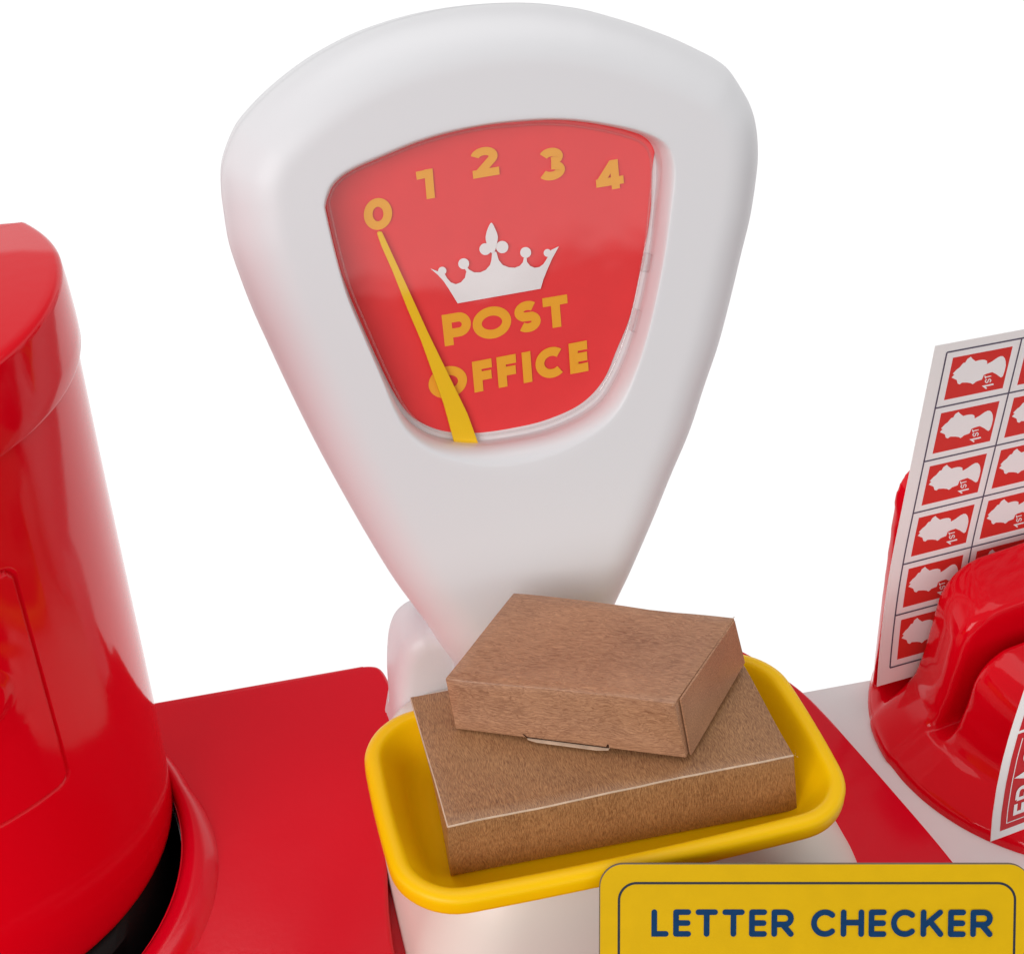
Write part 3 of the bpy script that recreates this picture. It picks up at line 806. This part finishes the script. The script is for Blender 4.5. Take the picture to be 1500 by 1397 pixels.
# foot
rings = []
def foot_pt(ins, z, t, sc=1.0):
    a_, b_ = (0.0715 - ins) * sc, (0.0665 - ins) * sc
    h_ = 0.0610 + a_ * math.cos(t); n_ = -0.033 + b_ * math.sin(t)
    keep = smooth01((-0.004 - n_) / 0.007)          # the foot is cut low along the rear slot
    lo = min(z, -0.0022)
    return tuple(HP(h_, n_, lo + (z - lo) * keep))
SIDE = [(-0.0098, 0.0), (-0.0052, 0.0003), (-0.0036, 0.0018), (-0.0014, 0.0050), (0.0015, 0.0090), (0.0045, 0.0130), (0.009, 0.0168), (0.020, 0.0188), (0.045, 0.0200), (0.070, 0.0215)]
def side_in(z):
    for (z0, a0), (z1, a1) in zip(SIDE, SIDE[1:]):
        if z <= z1: return a0 + (a1 - a0) * max(0.0, (z - z0) / (z1 - z0))
    return SIDE[-1][1]
def foot_left(n): return 0.0610 - 0.0715 * math.sqrt(max(0.0, 1 - ((n + 0.033) / 0.0665) ** 2))
for z in (-0.0098, -0.0074, -0.0058, -0.0048, -0.0040, -0.0030, -0.0020, -0.0010, 0.0, 0.0010, 0.0020, 0.0030, 0.0040):
    rings.append([foot_pt(side_in(z), z, 2 * math.pi * k / 160) for k in range(160)])
for k in range(1, 24):
    rings.append([foot_pt(0.0130, 0.0046, 2 * math.pi * q / 160, 1 - k / 24) for q in range(160)])
v, f = rings_mesh(rings, True, True); addm(v, f)
def tier(n0, n1, zt0, zt1, hl_bots, hl_top, hr_bot, hr_top, rad, zb=-0.005, plan=0.0):
    """wall slab: n0 front, n1 back; zt0 top at the front, zt1 top at the back"""
    def profile(zt, hl_bot, off=0.0):
        P = [(hl_bot + off, zb)]
        for k in range(1, 6): P.append((hl_bot + (hl_top - hl_bot) * (k / 6) ** 0.8 + off, zb + (zt - rad - zb) * k / 6))
        for k in range(13):
            a = math.radians(180 - 90 * k / 12); P.append((hl_top + rad + rad * math.cos(a) + off, zt - rad + rad * math.sin(a)))
        for k in range(13):
            a = math.radians(90 - 90 * k / 12); P.append((hr_top - rad + rad * math.cos(a) - off, zt - rad + rad * math.sin(a)))
        P.append((hr_bot - off, zb))
        return P
    M = 24; rr = []
    for k in range(M + 1):
        t = k / M; P = profile(zt0 + (zt1 - zt0) * t, hl_bots[0] + (hl_bots[1] - hl_bots[0]) * t)
        db = (n1 - n0) * (1 - t); ex = 0.0                # rounded rear corner in plan
        if plan and db < plan: ex = plan - math.sqrt(max(0.0, plan * plan - (plan - db) ** 2))
        P = [(p[0] + ex, p[1]) if i < len(P) // 2 else p for i, p in enumerate(P)]
        rr.append([tuple(HP(p[0], n0 + (n1 - n0) * t, p[1])) for p in P])
    v, f = rings_mesh(rr, True, True); addm(v, f)
tier(0.0062, 0.0118, 0.096, 0.097, (0.0045, 0.0100), 0.0022, 0.118, 0.116, 0.016, -0.0095)
def hull_tier(n0, n1, zt0, zt1, add, hr, rad, plan, M=30):
    rr = []
    for k in range(M + 1):
        t = k / M; n = n0 + (n1 - n0) * t; zt = zt0 + (zt1 - zt0) * t; P = []
        ex = 0.0
        for db in (n1 - n, n - n0):
            if db < plan: ex = max(ex, plan - math.sqrt(max(0.0, plan * plan - (plan - db) ** 2)))
        L = lambda z: foot_left(n) + side_in(z) + add + ex
        for j in range(21): z = -0.0075 + (zt - rad + 0.0075) * (j / 20) ** 1.6; P.append((L(z), z))
        hl = L(zt - rad)
        for j in range(1, 15):
            a = math.radians(180 - 90 * j / 14); P.append((hl + rad + rad * math.cos(a), zt - rad + rad * math.sin(a)))
        for j in range(13):
            a = math.radians(90 - 90 * j / 12); P.append((hr - rad + rad * math.cos(a), zt - rad + rad * math.sin(a)))
        P.append((hr + 0.004, -0.0075))
        rr.append([tuple(HP(p[0], n, p[1])) for p in P])
    v, f = rings_mesh(rr, True, True); addm(v, f)
hull_tier(-0.0258, -0.0035, 0.0530, 0.0570, -0.0010, 0.112, 0.014, 0.0035)
hull_tier(-0.0680, -0.0315, 0.0340, 0.0415, 0.0015, 0.111, 0.013, 0.0035)
ho = mesh_obj('holder_shell', hv, hf, RED, holder, smooth=True)
md = ho.modifiers.new('remesh', 'REMESH'); md.mode = 'VOXEL'; md.voxel_size = 0.0008; md.use_smooth_shade = True
ms_ = ho.modifiers.new('smooth', 'SMOOTH'); ms_.factor = 0.5; ms_.iterations = 14

# ---- sheet of stamps standing in the rear slot
E_n = [(0.1450, 0.0031), (0.1416, 0.0031), (0.1211, 0.0033), (0.1004, 0.0035), (0.0793, 0.0032), (0.0574, 0.0026), (0.0353, 0.0011), (0.0127, -0.0010), (-0.002, -0.0028)]
sheet = empty('stamp_sheet', HP(0.05, 0.0, -0.002), 'white sheet of red first class stamps standing in the red holder', 'stamp sheet', RZ)
SA_h = 0.004
def sheet_n(z):
    return 0.0034 - 1.34 * max(0.0, 0.070 - z) ** 2
# grid in sheet coordinates: s along h (cell = 1), t downward (cell = 1)
CW = 0.0300
def row_z(t):
    zr = [0.1416, 0.1211, 0.1004, 0.0793, 0.0574, 0.0353, 0.0127]
    if t <= 0: return zr[0] - t * (zr[0] - zr[1])
    if t >= 6: return zr[6] - (t - 6) * (zr[5] - zr[6])
    i = int(t); i = min(i, 5); return zr[i] + (zr[i + 1] - zr[i]) * (t - i)
def shp(s, t, lift=0.0):
    z = row_z(t) - 0.0024 * s
    return HP(SA_h + s * CW, sheet_n(z) - lift, z)
NS, NT = 24, 90
s0, s1, t0, t1 = -0.172, 3.17, -0.155, 6.30
g = []
for k in range(NT + 1):
    for i in range(NS + 1):
        g.append(shp(s0 + (s1 - s0) * i / NS, t0 + (t1 - t0) * k / NT, 0.0))
ng = len(g)
g += [p + hNn * 0.00015 for p in g]
ff = []
for k in range(NT):
    for i in range(NS):
        a = k * (NS + 1) + i; q = (a, a + 1, a + NS + 2, a + NS + 1); ff.append(q); ff.append(tuple(ng + x for x in reversed(q)))
bd = [i for i in range(NS + 1)] + [k * (NS + 1) + NS for k in range(1, NT + 1)] + [NT * (NS + 1) + i for i in range(NS - 1, -1, -1)] + [k * (NS + 1) for k in range(NT - 1, 0, -1)]
for a, b in zip(bd, bd[1:] + bd[:1]): ff.append((a, b, ng + b, ng + a))
fix_normals(mesh_obj('paper', g, ff, PAPER, sheet)).data.set_sharp_from_angle(angle=math.radians(50))
fnS = lambda s, t, k: shp(s, t, k)
gl = Ink(fnS, 0.000005, 0.00007)
lw = 0.010
def seg_quad(a, b, w, n=8):
    dx, dy = b[0] - a[0], b[1] - a[1]; wx, wy = (w * 1.0, 0) if abs(dx) < abs(dy) else (0, w * 1.4)
    vs = []; fs = []
    for k in range(n + 1):
        t = k / n; x, y = a[0] + dx * t, a[1] + dy * t
        vs += [(x - wx, y - wy), (x + wx, y + wy)]
    for k in range(n): fs.append((2 * k, 2 * k + 1, 2 * k + 3, 2 * k + 2))
    return vs, fs
for i in range(4): gl.add(*seg_quad((i, 0), (i, 6), lw, 36))
for k in range(7): gl.add(*seg_quad((0, k), (3, k), lw, 12))
gl.build('grid_lines', [LINE_GREY], sheet)
# silhouette traced in a zoomed crop: convert to cell coordinates
def cellco(x, y):
    x -= 95; y -= 435
    det = 1270 * 939 - (-211) * (-250)
    return ((x * 939 + 211 * y) / det, (1270 * y + 250 * x) / det)
bust = [(165,850),(212,798),(185,835-60+10),(255,712),(300,680),(362,606),(398,596),(430,540),(472,512),(490,500),(515,532),(570,575),(620,560),(680,550),(722,550),(765,568),(768,622),(850,578),(950,510),(1000,488),(1040,490),(1070,520),(1088,570),(1092,640),(1072,740),(1042,830),(1012,850),(985,835),(940,800),(860,758),(830,765),(760,785),(710,808),(695,850),(680,885),(620,905),(575,922),(552,945),(520,965),(490,945),(430,935),(340,935),(300,965),(265,950),(250,890)]
bust = [cellco(*p) for p in bust]
rectc = [cellco(190, 517), cellco(1216, 322), cellco(1037, 1030), cellco(33, 1242)]
rs0 = (rectc[0][0] + rectc[3][0]) / 2; rs1 = (rectc[1][0] + rectc[2][0]) / 2; rt0 = (rectc[0][1] + rectc[1][1]) / 2; rt1 = (rectc[2][1] + rectc[3][1]) / 2
def grid_quad(s0, s1, t0, t1, n=12):
    vs = []; fs = []
    for k in range(n + 1): vs += [(s0, t0 + (t1 - t0) * k / n), (s1, t0 + (t1 - t0) * k / n)]
    for k in range(n): fs.append((2 * k, 2 * k + 1, 2 * k + 3, 2 * k + 2))
    return vs, fs
one = [[(762, 1040), (708, 1000), (882, 964)]]
tee = [[(744, 868), (728, 818)], [(738, 843), (838, 822)]]
ess = [catmull([(760, 880), (736, 905), (752, 935), (778, 925), (790, 888), (815, 876), (832, 900), (812, 930)], 5, False)]
for col in range(3):
    for row in range(6):
        st = Ink(fnS, 0.00002, 0.00009)
        off = (col, row)
        tfc = lambda p, off=off: (p[0] + off[0], p[1] + off[1])
        st.add(*grid_quad(rs0 - .045, rs1 + .045, rt0 - .065, rt1 + .065), 1, tfc)
        st.add(*grid_quad(rs0, rs1, rt0, rt1), 0, tfc)
        st.poly(bust, 2, tfc)
        tfz_ = lambda p, off=off: (cellco(*p)[0] + off[0], cellco(*p)[1] + off[1])
        for pl in one: vv, fv = stroke_poly(pl, 26); st.add(vv, fv, 2, tfz_)
        for pl in tee + ess: vv, fv = stroke_poly(pl, 17); st.add(vv, fv, 2, tfz_)
        st.build('stamp', [STAMP_RED, PRINT_WHITE, PRINT_WHITE], sheet)

# ---- sheet of fragile labels leaning in front of the holder
lsheet = empty('label_sheet', HP(0.03, -0.078, 0.005), 'curled sheet of red fragile labels leaning on the front of the holder', 'label sheet', RZ)
edge_px = [(1510, 985), (1500, 1012), (1489, 1045), (1478, 1080), (1468, 1117), (1460, 1155), (1454, 1195), (1451, 1232)]
def lab_n(i): return -0.070 - 0.014 * (i / 7.0) ** 1.2
LE = []
for i, q in enumerate(edge_px):
    p = at(*q, HP(0, lab_n(i), 0), hNn); LE.append(p)
ld = (hH * 1.0 + hNn * -0.12 + V3((0, 0, 0.10))).normalized()
LW = 0.046
cum = [0.0]
for a, b in zip(LE, LE[1:]): cum.append(cum[-1] + (b - a).length)
LH = cum[-1]
def lpt(s, t, lift=0.0):
    """s metres from the left edge, t metres from the top"""
    t = max(0, min(LH, t)); i = 0
    while i < len(cum) - 2 and t > cum[i + 1]: i += 1
    k = (t - cum[i]) / (cum[i + 1] - cum[i]); p = LE[i].lerp(LE[i + 1], k)
    d = (LE[i + 1] - LE[i]).normalized(); n_ = ld.cross(d).normalized()
    if n_.dot(V3((0, -1, 0.3))) < 0: n_ = -n_
    return p + ld * s + n_ * (lift - 4.0 * s * s * 0.5)
g = []; NS, NT = 12, 28
for k in range(NT + 1):
    for i in range(NS + 1): g.append(lpt(LW * i / NS, LH * k / NT))
ng = len(g); g += [lpt(LW * i / NS, LH * k / NT, -0.00018) for k in range(NT + 1) for i in range(NS + 1)]
ff = []
for k in range(NT):
    for i in range(NS):
        a = k * (NS + 1) + i; q = (a, a + 1, a + NS + 2, a + NS + 1); ff.append(q); ff.append(tuple(ng + x for x in reversed(q)))
bd = [i for i in range(NS + 1)] + [k * (NS + 1) + NS for k in range(1, NT + 1)] + [NT * (NS + 1) + i for i in range(NS - 1, -1, -1)] + [k * (NS + 1) for k in range(NT - 1, 0, -1)]
for a, b in zip(bd, bd[1:] + bd[:1]): ff.append((a, b, ng + b, ng + a))
mesh_obj('paper', g, ff, PAPER, lsheet).data.set_sharp_from_angle(angle=math.radians(50))
lfn = lambda s, t, k: lpt(s, t, k)
def gquad(s0, s1, t0, t1, n=16, m=6):
    vs = []; fs = []
    for k in range(n + 1):
        for i in range(m + 1): vs.append((s0 + (s1 - s0) * i / m, t0 + (t1 - t0) * k / n))
    for k in range(n):
        for i in range(m): a = k * (m + 1) + i; fs.append((a, a + 1, a + m + 2, a + m + 1))
    return vs, fs
mg = 0.0030; LT0 = LH * 0.36
for j, (ta, tb) in enumerate(((0.001, LT0 - 0.0006), (LT0 + 0.0004, LH - 0.0026))):
    lk = Ink(lfn, 0.00002, 0.00006)
    lk.add(*gquad(mg, LW - mg, ta, tb), 0)
    for s in (mg + 0.0020, LW - mg - 0.0020): lk.add(*gquad(s, s + 0.0003, ta + 0.002, tb - 0.002, 16, 1), 1)
    lk.add(*gquad(mg + 0.0020, LW - mg - 0.0020, tb - 0.0023, tb - 0.0020, 1, 8), 1)
    # lettering reads upward: letter x -> -t, letter y -> -s
    cap = 0.0064; x = 0.0; t_ = 0.19
    for ch in 'FRAGILE':
        w = lk.glyph(ch, t_, lambda p, x=x: (mg + 0.0042 + cap * (1 - p[1]) , tb - 0.0040 - cap * (p[0] + x)), 1, wide=1.0)
        x += w + 0.16
        if tb - 0.0040 - cap * (x + .9) < ta + 0.001: break
    lk.build('fragile_label', [LABEL_RED, PRINT_WHITE], lsheet)

# ================================================================== LETTER CHECKER SIGN
SAL = math.radians(33)
sFh = V3((math.sin(YAW), math.cos(YAW), 0))
sN = -sFh * math.cos(SAL) + V3((0, 0, 1)) * math.sin(SAL); sV = sFh * math.sin(SAL) + V3((0, 0, 1)) * math.cos(SAL)
sP = V3((0.02, -0.090, 0.04))
def spx(x, y): p = at(x, y, sP, sN); return ((p - sP).dot(cR), (p - sP).dot(sV))
def spt(u, v, k): return tuple(sP + cR * u + sV * v + sN * k)
su0, sv1 = spx(878, 1264); su1, _ = spx(1512, 1264)
sv0 = -(sP.z - 0.0008) / sV.z
sign_t = empty('letter_checker_sign', tuple(sP + sV * sv0 + cR * ((su0 + su1) / 2)), 'upright yellow card sign reading letter checker in navy capitals', 'sign')
r_out = 0.0062
O_ = ccw(rrect(su0, su1, sv0, sv1, r_out, 10)); n = len(O_)
thk = 0.0009
rings = [[spt(p[0], p[1], -thk) for p in inset(O_, 0.0002)], [spt(p[0], p[1], -thk + .0002) for p in O_], [spt(p[0], p[1], -0.0002) for p in O_], [spt(p[0], p[1], 0) for p in inset(O_, 0.00025)]]
v, f = rings_mesh(rings, True, True)
mi = [1] * (len(f) - 2) + [1, 0]
sb_ = fix_normals(mesh_obj('board', v, f, [SIGN_Y, SIGN_EDGE], sign_t, smooth=False, mi=mi))
si = Ink(lambda u, v, k: spt(u, v, k), 0.00001, 0.00008)
e0 = spx(905, 1291); e1 = spx(1489, 1291)
Lo = ccw(rrect(e0[0], e1[0], sv0 + 0.005, e0[1], 0.0048, 12))
si.ringloop(Lo, inset(Lo, 0.00062), 1)
# LETTER CHECKER, rounded sans capitals
b0 = spx(954, 1371); b1 = spx(1453, 1371); tcap = spx(954, 1331)
cap = tcap[1] - b0[1]
text = 'LETTER CHECKER'; t_ = 0.205
widths = {'L': .62, 'E': .64, 'T': .80 * .9999, 'R': .80, 'C': .90, 'H': .84, 'K': .82, ' ': .30}
gap = 0.16
tot = sum(widths[c] for c in text) + gap * (len(text) - 1)
kx = (b1[0] - b0[0]) / tot
x = b0[0]
for ch in text:
    if ch != ' ':
        gw, st_ = glyph(ch, t_, 0.9999)
        for pts_, cl in st_:
            # stroke drawn in real units so the weight stays even
            P = [(x + p[0] * kx, b0[1] + p[1] * cap) for p in pts_]
            vv, fv = stroke_poly(P, t_ * cap, True, cl); si.add(vv, fv, 0)
    x += (widths[ch] + gap) * kx
si.build('sign_print', [NAVY, SIGN_LINE], sb_)
